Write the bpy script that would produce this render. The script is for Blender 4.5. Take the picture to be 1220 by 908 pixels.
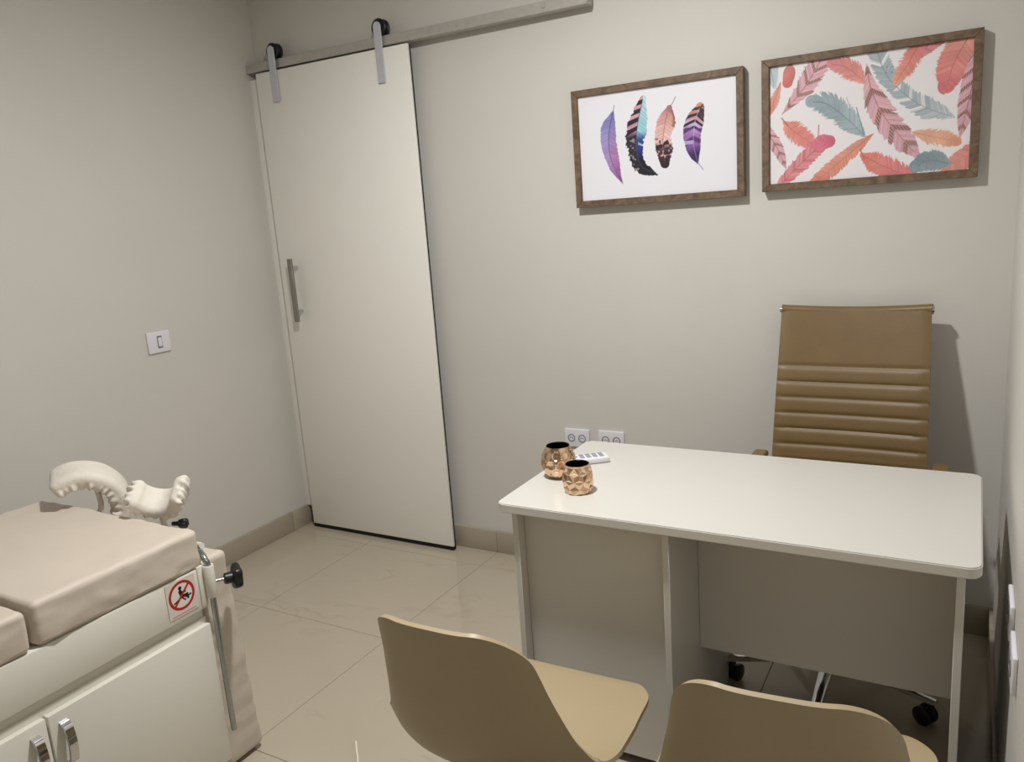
import bpy, bmesh, math, random
import numpy as np
from mathutils import Vector, Matrix, noise
PI = math.pi
random.seed(4)
for o in list(bpy.data.objects): bpy.data.objects.remove(o, do_unlink=True)
SC = bpy.context.scene
COL = SC.collection

# ------------------------------------------------------------------ camera, light, exposure
cam_d = bpy.data.cameras.new('camera'); cam = bpy.data.objects.new('camera', cam_d); COL.objects.link(cam)
cam.location = (2.9425, -2.8887, 1.5193)
cam.rotation_euler = tuple(math.radians(a) for a in (77.9294, 4.0876, 29.5385))
cam_d.sensor_fit = 'HORIZONTAL'; cam_d.sensor_width = 36.0; cam_d.lens = 954.936/1220*36.0
cam_d.clip_start = 0.02
SC.camera = cam
W = bpy.data.worlds.new('world'); SC.world = W; W.use_nodes = True
W.node_tree.nodes['Background'].inputs[0].default_value = (0.9, 0.95, 1, 1)
W.node_tree.nodes['Background'].inputs[1].default_value = 0.0
LAMP = (1.86, -1.42, 2.62)
ld = bpy.data.lights.new('ceiling_lamp_light', 'AREA'); ld.shape = 'DISK'; ld.size = 0.12
ld.energy = 42.0; ld.color = (1.0, 0.988, 0.965)
lo = bpy.data.objects.new('ceiling_lamp_light', ld); COL.objects.link(lo); lo.location = (LAMP[0], LAMP[1], LAMP[2]-0.012)
SC.view_settings.view_transform = 'Standard'; SC.view_settings.look = 'None'
SC.view_settings.exposure = 0.0; SC.view_settings.gamma = 1.0; SC.view_settings.use_curve_mapping = False

# ------------------------------------------------------------------ helpers
def lin(c):
    return tuple(((v/255)/12.92 if v/255 <= 0.04045 else ((v/255+0.055)/1.055)**2.4) for v in c)

def mat(name, rgb, rough=0.5, metal=0.0, var=0.04, vscale=6.0, bump=0.0, bscale=80.0, spec=0.5, coat=0.0):
    m = bpy.data.materials.new(name); m.use_nodes = True
    nt = m.node_tree; b = nt.nodes['Principled BSDF']
    c = lin(rgb)
    tc = nt.nodes.new('ShaderNodeTexCoord')
    if var > 0:
        n = nt.nodes.new('ShaderNodeTexNoise'); n.inputs['Scale'].default_value = vscale; n.inputs['Detail'].default_value = 4
        nt.links.new(tc.outputs['Object'], n.inputs['Vector'])
        r = nt.nodes.new('ShaderNodeValToRGB')
        r.color_ramp.elements[0].position = 0.3; r.color_ramp.elements[1].position = 0.7
        r.color_ramp.elements[0].color = tuple(v*(1-var) for v in c)+(1,)
        r.color_ramp.elements[1].color = tuple(min(1, v*(1+var)) for v in c)+(1,)
        nt.links.new(n.outputs['Fac'], r.inputs['Fac']); nt.links.new(r.outputs['Color'], b.inputs['Base Color'])
    else:
        b.inputs['Base Color'].default_value = c+(1,)
    b.inputs['Roughness'].default_value = rough; b.inputs['Metallic'].default_value = metal
    b.inputs['Specular IOR Level'].default_value = spec
    b.inputs['Coat Weight'].default_value = coat
    if bump > 0:
        n2 = nt.nodes.new('ShaderNodeTexNoise'); n2.inputs['Scale'].default_value = bscale; n2.inputs['Detail'].default_value = 5
        nt.links.new(tc.outputs['Object'], n2.inputs['Vector'])
        bp = nt.nodes.new('ShaderNodeBump'); bp.inputs['Strength'].default_value = bump; bp.inputs['Distance'].default_value = 0.004
        nt.links.new(n2.outputs['Fac'], bp.inputs['Height']); nt.links.new(bp.outputs['Normal'], b.inputs['Normal'])
    return m

def wpos(o):
    p = Vector((0, 0, 0))
    while o is not None: p = p + o.location; o = o.parent
    return p

def obj(name, bm, m, parent=None, smooth=True, angle=40):
    """one mesh object; bm is in world coordinates while roots are unrotated"""
    if parent is not None:
        bmesh.ops.translate(bm, verts=bm.verts, vec=-wpos(parent))
    me = bpy.data.meshes.new(name); bm.to_mesh(me); bm.free()
    o = bpy.data.objects.new(name, me); COL.objects.link(o); o.parent = parent
    for mm in (m if isinstance(m, (list, tuple)) else [m]): me.materials.append(mm)
    if smooth:
        me.polygons.foreach_set('use_smooth', [True]*len(me.polygons))
        me.set_sharp_from_angle(angle=math.radians(angle))
    return o

def thing(name, label, cat, loc, group=None, kind=None):
    o = bpy.data.objects.new(name, None); COL.objects.link(o); o.location = loc
    o.empty_display_size = 0.05
    tag(o, label, cat, group, kind); return o

def tag(o, label=None, cat=None, group=None, kind=None):
    if label: o['label'] = label
    if cat: o['category'] = cat
    if group: o['group'] = group
    if kind: o['kind'] = kind
    return o

def box(a, b, r=0.0, seg=2, bm=None):
    """axis box from corner a to corner b, bevelled by r"""
    out = bm or bmesh.new()
    t = bmesh.new()
    lo_ = [min(a[i], b[i]) for i in range(3)]; hi_ = [max(a[i], b[i]) for i in range(3)]
    bmesh.ops.create_cube(t, size=1.0)
    for v in t.verts:
        for i in range(3): v.co[i] = lo_[i] if v.co[i] < 0 else hi_[i]
    if r > 0:
        bmesh.ops.bevel(t, geom=t.edges[:], offset=r, segments=seg, affect='EDGES', profile=0.5)
    return merge(t, out)

def merge(t, out):
    me = bpy.data.meshes.new('tmp'); t.to_mesh(me); t.free()
    out.from_mesh(me); bpy.data.meshes.remove(me); return out

def tube(pts, r, n=12, bm=None, cap=True):
    out = bm or bmesh.new()
    pts = [Vector(p) for p in pts]; rings = []
    up = Vector((0, 0, 1))
    rr = r if isinstance(r, (list, tuple)) else [r]*len(pts)
    prev = None
    for i, p in enumerate(pts):
        d = (pts[min(i+1, len(pts)-1)]-pts[max(i-1, 0)]).normalized()
        if prev is None:
            a = up if abs(d.dot(up)) < 0.95 else Vector((1, 0, 0))
            u = d.cross(a).normalized()
        else:
            u = (prev-d*prev.dot(d)).normalized()
        prev = u; w = d.cross(u)
        rings.append([out.verts.new(p+(u*math.cos(2*PI*k/n)+w*math.sin(2*PI*k/n))*rr[i]) for k in range(n)])
    for i in range(len(rings)-1):
        for k in range(n):
            out.faces.new((rings[i][k], rings[i][(k+1) % n], rings[i+1][(k+1) % n], rings[i+1][k]))
    if cap:
        out.faces.new(list(reversed(rings[0]))); out.faces.new(rings[-1])
    return out

def lathe(prof, loc, n=32, axis='z', bm=None, caps=True):
    """prof = [(radius, height)...] turned about an axis through loc"""
    out = bm or bmesh.new(); rings = []
    loc = Vector(loc)
    for (r, h) in prof:
        ring = []
        for k in range(n):
            c, s = r*math.cos(2*PI*k/n), r*math.sin(2*PI*k/n)
            q = {'z': (c, s, h), 'y': (s, h, c), 'x': (h, c, s)}[axis]
            ring.append(out.verts.new(loc+Vector(q)))
        rings.append(ring)
    for i in range(len(rings)-1):
        for k in range(n):
            out.faces.new((rings[i][k], rings[i][(k+1) % n], rings[i+1][(k+1) % n], rings[i+1][k]))
    if caps and prof[0][0] > 1e-5: out.faces.new(list(reversed(rings[0])))
    if caps and prof[-1][0] > 1e-5: out.faces.new(rings[-1])
    bmesh.ops.remove_doubles(out, verts=out.verts, dist=1e-6)
    bmesh.ops.recalc_face_normals(out, faces=out.faces)
    return out

def smooth_path(P, n=24):
    P = [Vector(p) for p in P]; out = []
    Q = [2*P[0]-P[1]]+P+[2*P[-1]-P[-2]]
    m = max(2, n//(len(P)-1))
    for i in range(1, len(Q)-2):
        for k in range(m):
            t = k/m; a, b, c, d = Q[i-1:i+3]
            out.append(0.5*((2*b)+(c-a)*t+(2*a-5*b+4*c-d)*t*t+(3*b-a-3*c+d)*t**3))
    out.append(P[-1]); return out

def rounded_box(dim, r, n=(20, 20, 6), k=4):
    """dense rounded box centred on the origin, for cushions"""
    bm = bmesh.new(); h = [d/2 for d in dim]
    def axis(i):
        e = [-h[i]+r*j/k for j in range(k)]
        m = [-h[i]+r+(2*h[i]-2*r)*j/n[i] for j in range(n[i]+1)]
        return e+m+[-v for v in reversed(e)]
    A = [axis(0), axis(1), axis(2)]
    for f in range(3):
        i, j = (f+1) % 3, (f+2) % 3
        for s in (-1, 1):
            g = []
            for a in A[i]:
                row = []
                for b in A[j]:
                    q = [0, 0, 0]; q[f] = s*h[f]; q[i] = a; q[j] = b
                    inn = [max(-(h[x]-r), min(h[x]-r, q[x])) for x in range(3)]
                    d = Vector([q[x]-inn[x] for x in range(3)])
                    if d.length > 0: d = d.normalized()*r
                    row.append(bm.verts.new(Vector(inn)+d))
                g.append(row)
            for a in range(len(g)-1):
                for b in range(len(g[0])-1):
                    fv = [g[a][b], g[a+1][b], g[a+1][b+1], g[a][b+1]]
                    bm.faces.new(fv if s > 0 else fv[::-1])
    bmesh.ops.remove_doubles(bm, verts=bm.verts, dist=1e-5)
    bmesh.ops.recalc_face_normals(bm, faces=bm.faces)
    return bm

def grid_surface(P, thick=0.0, bm=None):
    """P[i][j] points -> sheet, given thickness along its normals"""
    t = bmesh.new()
    V = [[t.verts.new(p) for p in row] for row in P]
    for i in range(len(V)-1):
        for j in range(len(V[0])-1):
            t.faces.new((V[i][j], V[i+1][j], V[i+1][j+1], V[i][j+1]))
    bmesh.ops.recalc_face_normals(t, faces=t.faces)
    if thick:
        bmesh.ops.solidify(t, geom=t.faces[:], thickness=thick)
    return merge(t, bm or bmesh.new())

# ------------------------------------------------------------------ materials
M_wall = mat('wall_paint', (209, 206, 200), 0.55, var=0.015, vscale=2.5, bump=0.05, bscale=180)
M_ceil = mat('ceiling_paint', (232, 230, 224), 0.8, var=0.01)
M_door = mat('door_lacquer', (243, 241, 235), 0.35, var=0.01, vscale=3)
M_black = mat('black_plastic', (16, 17, 22), 0.4, var=0.05)
M_gap = mat('black_rubber', (8, 8, 9), 0.8, var=0.05)
M_alu = mat('brushed_aluminium', (186, 182, 176), 0.42, 0.35, var=0.06, vscale=40)
M_pull = mat('satin_steel', (138, 134, 126), 0.4, 0.3, var=0.04, vscale=40)
M_strap = mat('satin_chrome', (205, 207, 216), 0.45, 0.25, var=0.02, vscale=20)
M_chrome = mat('chrome', (210, 212, 215), 0.08, 1.0, var=0.0)
M_steel = mat('galvanised_rod', (165, 172, 172), 0.22, 0.95, var=0.05, vscale=60)
M_desk = mat('white_melamine', (208, 206, 200), 0.32, var=0.008, vscale=4)
M_cab = mat('white_enamel', (224, 221, 210), 0.35, var=0.012, vscale=4)
M_plate = mat('white_switch_plastic', (225, 225, 232), 0.35, var=0.0)
M_socket = mat('grey_socket_plastic', (120, 120, 128), 0.4, var=0.02)
M_tan = mat('tan_leather', (118, 95, 60), 0.42, var=0.06, vscale=12, bump=0.12, bscale=420)
M_shell = mat('beige_polypropylene', (172, 155, 124), 0.42, var=0.015, vscale=8, bump=0.03, bscale=300)
M_beech = mat('beech_wood', (190, 155, 108), 0.5, var=0.1, vscale=20)
M_cloth = mat('beige_vinyl_sheet', (205, 194, 180), 0.55, var=0.02, vscale=6, bump=0.45, bscale=16)
M_cover = mat('cream_cotton_cover', (222, 216, 205), 0.75, var=0.03, vscale=30, bump=0.6, bscale=45)
M_gold = mat('polished_rose_gold', (226, 194, 164), 0.17, 1.0, var=0.0)
M_goldin = mat('smoked_glass_lining', (10, 10, 9), 0.25, 0.0, var=0.0)
M_remote = mat('white_remote_plastic', (226, 226, 230), 0.4, var=0.0)
M_btn = mat('grey_blue_buttons', (132, 140, 165), 0.5, var=0.0)
M_strip = mat('plain_white_strip', (235, 228, 214), 0.35, var=0.0)

def tile_material(name, rgb, rough, vein_amt=1.0):
    m = mat(name, rgb, rough, var=0.03, vscale=1.6, spec=0.5)
    nt = m.node_tree; b = nt.nodes['Principled BSDF']
    tc = nt.nodes['Texture Coordinate']
    geo = nt.nodes.new('ShaderNodeNewGeometry')
    mp = nt.nodes.new('ShaderNodeMapping'); mp.inputs['Rotation'].default_value = (0, 0, 0.5); mp.inputs['Scale'].default_value = (1.0, 2.6, 1.6)
    nt.links.new(geo.outputs['Position'], mp.inputs['Vector'])
    n = nt.nodes.new('ShaderNodeTexNoise'); n.inputs['Scale'].default_value = 1.15; n.inputs['Detail'].default_value = 5; n.inputs['Distortion'].default_value = 0.6
    nt.links.new(mp.outputs['Vector'], n.inputs['Vector'])
    r = nt.nodes.new('ShaderNodeValToRGB'); e = r.color_ramp.elements
    e[0].position = 0.487; e[0].color = (0, 0, 0, 1); e[1].position = 0.513; e[1].color = (0, 0, 0, 1)
    k = e.new(0.5); k.color = (1, 1, 1, 1)
    nt.links.new(n.outputs['Fac'], r.inputs['Fac'])
    n2 = nt.nodes.new('ShaderNodeTexNoise'); n2.inputs['Scale'].default_value = 3.2
    nt.links.new(geo.outputs['Position'], n2.inputs['Vector'])
    r2 = nt.nodes.new('ShaderNodeMapRange'); r2.inputs[1].default_value = 0.48; r2.inputs[2].default_value = 0.62
    nt.links.new(n2.outputs['Fac'], r2.inputs[0])
    mu = nt.nodes.new('ShaderNodeMath'); mu.operation = 'MULTIPLY'; nt.links.new(r.outputs['Color'], mu.inputs[0]); nt.links.new(r2.outputs[0], mu.inputs[1])
    mu2 = nt.nodes.new('ShaderNodeMath'); mu2.operation = 'MULTIPLY'; mu2.inputs[1].default_value = 0.45*vein_amt; nt.links.new(mu.outputs[0], mu2.inputs[0])
    mx = nt.nodes.new('ShaderNodeMix'); mx.data_type = 'RGBA'
    src = b.inputs['Base Color'].links[0].from_socket
    nt.links.new(mu2.outputs[0], mx.inputs['Factor']); nt.links.new(src, mx.inputs['A'])
    mx.inputs['B'].default_value = lin((118, 98, 78))+(1,)
    nt.links.new(mx.outputs['Result'], b.inputs['Base Color'])
    return m
M_tile = tile_material('polished_porcelain_tile', (184, 174, 156), 0.08, 0.32)
M_base = tile_material('porcelain_baseboard', (170, 160, 144), 0.2, 0.5)
M_grout = mat('beige_grout', (142, 128, 108), 0.9, var=0.05, vscale=40)

def wood_material():
    m = mat('walnut_veneer', (112, 90, 68), 0.55, var=0.0)
    nt = m.node_tree; b = nt.nodes['Principled BSDF']; tc = nt.nodes['Texture Coordinate']
    mp = nt.nodes.new('ShaderNodeMapping'); mp.inputs['Scale'].default_value = (4, 40, 40)
    n = nt.nodes.new('ShaderNodeTexNoise'); n.inputs['Scale'].default_value = 2.2; n.inputs['Detail'].default_value = 6; n.inputs['Distortion'].default_value = 1.2
    nt.links.new(tc.outputs['Generated'], mp.inputs['Vector'])
    g = nt.nodes.new('ShaderNodeNewGeometry')
    mp2 = nt.nodes.new('ShaderNodeMapping'); mp2.inputs['Scale'].default_value = (14, 14, 14)
    nt.links.new(g.outputs['Position'], mp2.inputs['Vector']); nt.links.new(mp2.outputs['Vector'], n.inputs['Vector'])
    r = nt.nodes.new('ShaderNodeValToRGB'); e = r.color_ramp.elements
    e[0].position = 0.3; e[0].color = lin((84, 66, 50))+(1,); e[1].position = 0.7; e[1].color = lin((126, 104, 82))+(1,)
    nt.links.new(n.outputs['Fac'], r.inputs['Fac']); nt.links.new(r.outputs['Color'], b.inputs['Base Color'])
    return m
M_wood = wood_material()

def print_material(name, rough=0.4):
    m = bpy.data.materials.new(name); m.use_nodes = True; nt = m.node_tree
    a = nt.nodes.new('ShaderNodeAttribute'); a.attribute_name = 'ink'
    b = nt.nodes['Principled BSDF']; nt.links.new(a.outputs['Color'], b.inputs['Base Color'])
    b.inputs['Roughness'].default_value = rough
    return m
M_print = print_material('printed_sheet')
M_sticker = print_material('printed_sticker', 0.45)

# ------------------------------------------------------------------ the room
RW = 3.038; LX = -0.022; FY = -4.2; CH = 2.65
def setting(name, bm, m, **k):
    o = obj(name, bm, m, None, **k); o['kind'] = 'structure'; return o
setting('wall_left', box((LX-0.12, FY-0.12, 0), (LX, 0.12, CH)), M_wall, smooth=False)
setting('wall_right', box((RW+0.006, FY-0.12, 0), (RW+0.126, 0.12, CH)), M_wall, smooth=False)
setting('wall_back', box((LX, 0.004, 0), (RW+0.006, 0.12, CH)), M_wall, smooth=False)
setting('wall_front', box((LX, FY-0.12, 0), (RW+0.006, FY, CH)), M_wall, smooth=False)
setting('ceiling', box((LX-0.12, FY-0.12, CH), (RW+0.126, 0.12, CH+0.1)), M_ceil, smooth=False)
floor = setting('floor', box((LX-0.12, FY-0.12, -0.08), (RW+0.126, 0.12, -0.0018)), M_grout, smooth=False)
# floor tiles (joints at x = 0.455 + 0.657 k, y = -0.152 - 0.666 k)
XS = [LX]+[0.455+0.655*k for k in range(0, 4)]+[RW+0.006]
YS = [0.004]+[-0.152-0.666*k for k in range(0, 6)]+[FY]
for i in range(len(XS)-1):
    for j in range(len(YS)-1):
        g = 0.0011
        obj('tile', box((XS[i]+g, YS[j+1]+g, -0.01), (XS[i+1]-g, YS[j]-g, 0.0), 0.0007, 1), M_tile, floor, angle=30)
def baseboard(name, a, b, cuts):
    """a thin tiled skirting: pieces between the cut positions along its long axis"""
    ax = 0 if abs(b[0]-a[0]) > abs(b[1]-a[1]) else 1
    core_a, core_b = list(a), list(b)
    o = setting(name, box((a[0]+0.001, a[1]+0.001, 0.002), (b[0]-0.001, b[1]-0.001, b[2]-0.003)), M_grout, smooth=False)
    for k in range(len(cuts)-1):
        p = list(a); q = list(b); p[ax] = cuts[k]+0.0008; q[ax] = cuts[k+1]-0.0008
        if ax == 0: p[1] -= 0.001
        p[2] = 0.0005
        obj('skirting_tile', box(p, q, 0.0015, 2), M_base, o, angle=30)
    return o
baseboard('baseboard_left', (LX, FY+0.012, 0), (LX+0.013, -0.012, 0.102), [FY+0.012]+[-0.152-0.666*k for k in range(5, -1, -1)]+[-0.012])
baseboard('baseboard_back', (LX, -0.008, 0), (RW+0.006, 0.004, 0.102), XS)
baseboard('baseboard_right', (RW-0.006, FY+0.012, 0), (RW+0.006, -0.012, 0.102), [FY+0.012]+[-0.152-0.666*k for k in range(5, -1, -1)]+[-0.012])

# door casing on the wall behind the sliding leaf
setting('trim_1', box((LX, -0.042, 0.102), (0.040, 0.004, 2.19), 0.002), M_door)

# sliding door leaf (hangs from the rail)
DY0, DY1, DX0, DX1, DZ1 = -0.068, -0.030, 0.046, 0.910, 2.208
door = tag(bpy.data.objects.new('door_1', None), 'white sliding door leaf hung from an aluminium rail', None, kind='structure')
COL.objects.link(door); door.location = (0.478, -0.05, 0.0)
obj('door_leaf', box((DX0, DY0, 0.020), (DX1, DY0+0.014, DZ1), 0.0025, 2), M_door, door)
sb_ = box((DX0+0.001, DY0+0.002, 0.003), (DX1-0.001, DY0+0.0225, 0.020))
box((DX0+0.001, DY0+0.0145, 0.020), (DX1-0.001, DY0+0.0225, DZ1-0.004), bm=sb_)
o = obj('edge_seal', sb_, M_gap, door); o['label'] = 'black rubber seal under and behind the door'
for hx in (0.166, 0.772):
    st = bmesh.new()          # flat strap with a round head
    out = [(hx-0.0185, 2.072), (hx+0.0185, 2.072)]+[(hx+0.0185*math.cos(PI*k/14), 2.292+0.0185*math.sin(PI*k/14)) for k in range(15)]
    fa = [st.verts.new((x, -0.0785, z)) for x, z in out]; fb_ = [st.verts.new((x, -0.0715, z)) for x, z in out]
    st.faces.new(fa); st.faces.new(fb_[::-1])
    for k in range(len(out)): st.faces.new((fa[k], fb_[k], fb_[(k+1) % len(out)], fa[(k+1) % len(out)]))
    bmesh.ops.recalc_face_normals(st, faces=st.faces)
    bmesh.ops.bevel(st, geom=st.edges[:], offset=0.0008, segments=1, affect='EDGES')
    strap = obj('hanger_strap', st, M_strap, door); strap['label'] = 'satin chrome hanger strap'
    b = tube([(hx, -0.0718, 2.10), (hx, -0.0675, 2.10)], 0.008)
    tube([(hx, -0.0718, 2.16), (hx, -0.0675, 2.16)], 0.008, bm=b)
    obj('spacer', b, M_chrome, strap)
    w = obj('wheel', lathe([(0.028, -0.068), (0.034, -0.0685), (0.036, -0.067), (0.036, -0.063), (0.031, -0.060), (0.031, -0.044), (0.036, -0.041), (0.036, -0.036), (0.034, -0.034), (0, -0.034)],
                (hx+0.001, 0, 2.2885), 36, 'y'), M_black, strap); w['label'] = 'black grooved wheel'
    hb_ = obj('wheel_disc', lathe([(0, -0.0665), (0.0285, -0.0665), (0.0285, -0.063)], (hx+0.001, 0, 2.2885), 32, 'y'), M_strap, strap); hb_['label'] = 'chrome wheel disc'
    obj('axle', tube([(hx+0.001, -0.0725, 2.2885), (hx+0.001, -0.030, 2.2885)], 0.006), M_chrome, strap)
h = obj('door_handle', box((0.140, -0.116, 1.070), (0.166, -0.104, 1.368), 0.0012, 1), M_pull, door); h['label'] = 'brushed aluminium pull bar'
for hz in (1.325, 1.118):
    obj('standoff', tube([(0.153, -0.105, hz), (0.153, -0.0675, hz)], 0.0085, 14), M_chrome, h)

# rail
rail = thing('sliding_door_rail', 'long aluminium sliding door rail fixed high on the back wall', 'rail', (0.83, -0.0275, 2.236))
b = box((-0.020, -0.058, 2.2175), (1.703, -0.012, 2.2565), 0.0012, 1)
obj('rail_bar', b, M_alu, rail)
for bx in (0.25, 0.62, 1.15, 1.53):
    obj('wall_spacer', lathe([(0.011, -0.0125), (0.011, 0.0045)], (bx, 0, 2.237), 16, 'y'), M_alu, rail)
    if bx > 1: obj('bolt_head', lathe([(0.0, -0.062), (0.007, -0.062), (0.009, -0.0595), (0.009, -0.0575)], (bx, 0, 2.240), 16, 'y'), M_alu, rail)

# ceiling lamp (its light is the area light at the top of the script)
lamp = thing('ceiling_light', 'small square white ceiling light above the middle of the room', 'ceiling light', (LAMP[0], LAMP[1], CH))
obj('frame', box((LAMP[0]-0.11, LAMP[1]-0.11, LAMP[2]), (LAMP[0]+0.11, LAMP[1]+0.11, CH-0.0005), 0.006, 3), M_desk, lamp)
M_glow = mat('lit_diffuser', (255, 246, 230), 0.6, var=0)
g = M_glow.node_tree.nodes['Principled BSDF']; g.inputs['Emission Color'].default_value = (1, 0.955, 0.89, 1); g.inputs['Emission Strength'].default_value = 4.0
obj('diffuser', box((LAMP[0]-0.095, LAMP[1]-0.095, LAMP[2]-0.004), (LAMP[0]+0.095, LAMP[1]+0.095, LAMP[2]+0.001), 0.002, 2), M_glow, lamp)

# ------------------------------------------------------------------ switch and sockets
def wall_plate(name, label, cat, c, nrm, outlets, w=0.112, h=0.078, group=None):
    """plate centred at c on a wall; nrm = 'x+','x-','y-' is where it faces"""
    t = thing(name, label, cat, c, group)
    def place(u0, u1, z0, z1, d0, d1):
        if nrm == 'y-': return (c[0]+u0, c[1]-d0, c[2]+z0), (c[0]+u1, c[1]-d1, c[2]+z1)
        s = 1 if nrm == 'x+' else -1
        return (c[0]+s*d0, c[1]+s*u0, c[2]+z0), (c[0]+s*d1, c[1]+s*u1, c[2]+z1)
    a, b = place(-w/2, w/2, -h/2, h/2, 0.0, 0.010)
    obj('plate', box(a, b, 0.0035, 3), M_plate, t)
    for (u, kind) in outlets:
        if kind == 'switch':
            a, b = place(u-0.012, u+0.012, -0.026, 0.026, 0.009, 0.0108); f = obj('switch_surround', box(a, b, 0.0008, 1), M_socket, t); f['label'] = 'grey surround of the rocker'
            a, b = place(u-0.0085, u+0.0085, -0.019, 0.019, 0.0100, 0.0135); obj('rocker', box(a, b, 0.0012, 2), M_plate, f)
        else:
            p0, p1 = place(u, u, 0, 0, 0.0095, 0.0115)
            ax = 'y' if nrm == 'y-' else 'x'
            q = Vector(p0); sgn = -1 if nrm in ('y-', 'x-') else 1
            f = obj('socket_ring', lathe([(0.0125, 0.0), (0.0165, 0.0), (0.0165, sgn*0.002), (0.0145, sgn*0.002), (0.0125, sgn*0.0008)], q, 24, ax, caps=False), M_socket, t); f['label'] = 'grey round rim of the socket'
            bb = bmesh.new()
            for du in (-0.006, 0, 0.006):
                a, b = place(u+du-0.0016, u+du+0.0016, -0.0016+(0.002 if du == 0 else 0), 0.0016+(0.002 if du == 0 else 0), 0.0095, 0.0108); box(a, b, 0, bm=bb)
            obj('pin_holes', bb, M_black, f)
    return t
wall_plate('light_switch', 'white switch plate with one rocker on the left wall', 'light switch', (LX, -0.745, 1.083), 'x+', [(0.002, 'switch')], 0.108, 0.090)
wall_plate('power_socket', 'white double socket on back wall, left one above the desk corner', 'socket', (1.541, 0.004, 0.576), 'y-', [(-0.024, 's'), (0.024, 's')], group='sockets above the desk')
wall_plate('power_socket', 'white double socket on back wall, right one partly hidden by the desk', 'socket', (1.694, 0.004, 0.578), 'y-', [(-0.024, 's'), (0.024, 's')], group='sockets above the desk')
wall_plate('power_socket', 'white socket plate on right wall beside the desk, farther of two', 'socket', (RW+0.006, -1.06, 0.62), 'x-', [(-0.024, 's'), (0.024, 's')], group='sockets on the right wall')
wall_plate('power_socket', 'white socket plate on right wall beside the desk, nearer of two', 'socket', (RW+0.006, -1.23, 0.60), 'x-', [(-0.024, 's'), (0.024, 's')], group='sockets on the right wall')

# ------------------------------------------------------------------ feather prints (flat ink on a sheet)
def vnoise(x, seed=0):
    """1-D value noise for arrays"""
    rs = np.random.RandomState(seed); tab = rs.rand(4096)
    i = np.floor(x).astype(int); f = x-i; f = f*f*(3-2*f)
    return tab[i % 4096]*(1-f)+tab[(i+1) % 4096]*f
def vnoise2(x, y, seed=0):
    rs = np.random.RandomState(seed); tab = rs.rand(256, 256)
    i = np.floor(x).astype(int); j = np.floor(y).astype(int); f = x-i; g = y-j
    f = f*f*(3-2*f); g = g*g*(3-2*g); a = lambda p, q: tab[p % 256, q % 256]
    return (a(i, j)*(1-f)+a(i+1, j)*f)*(1-g)+(a(i, j+1)*(1-f)+a(i+1, j+1)*f)*g
def ramp(t, stops):
    xs = [s[0] for s in stops]; return np.stack([np.interp(t, xs, [s[1][k] for s in stops]) for k in range(3)], -1)
def lerp(a, b, m): return a*(1-m[..., None])+np.asarray(b, float)*m[..., None]
def step(a, b, x): t = np.clip((x-a)/(b-a), 0, 1); return t*t*(3-2*t)

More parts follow.
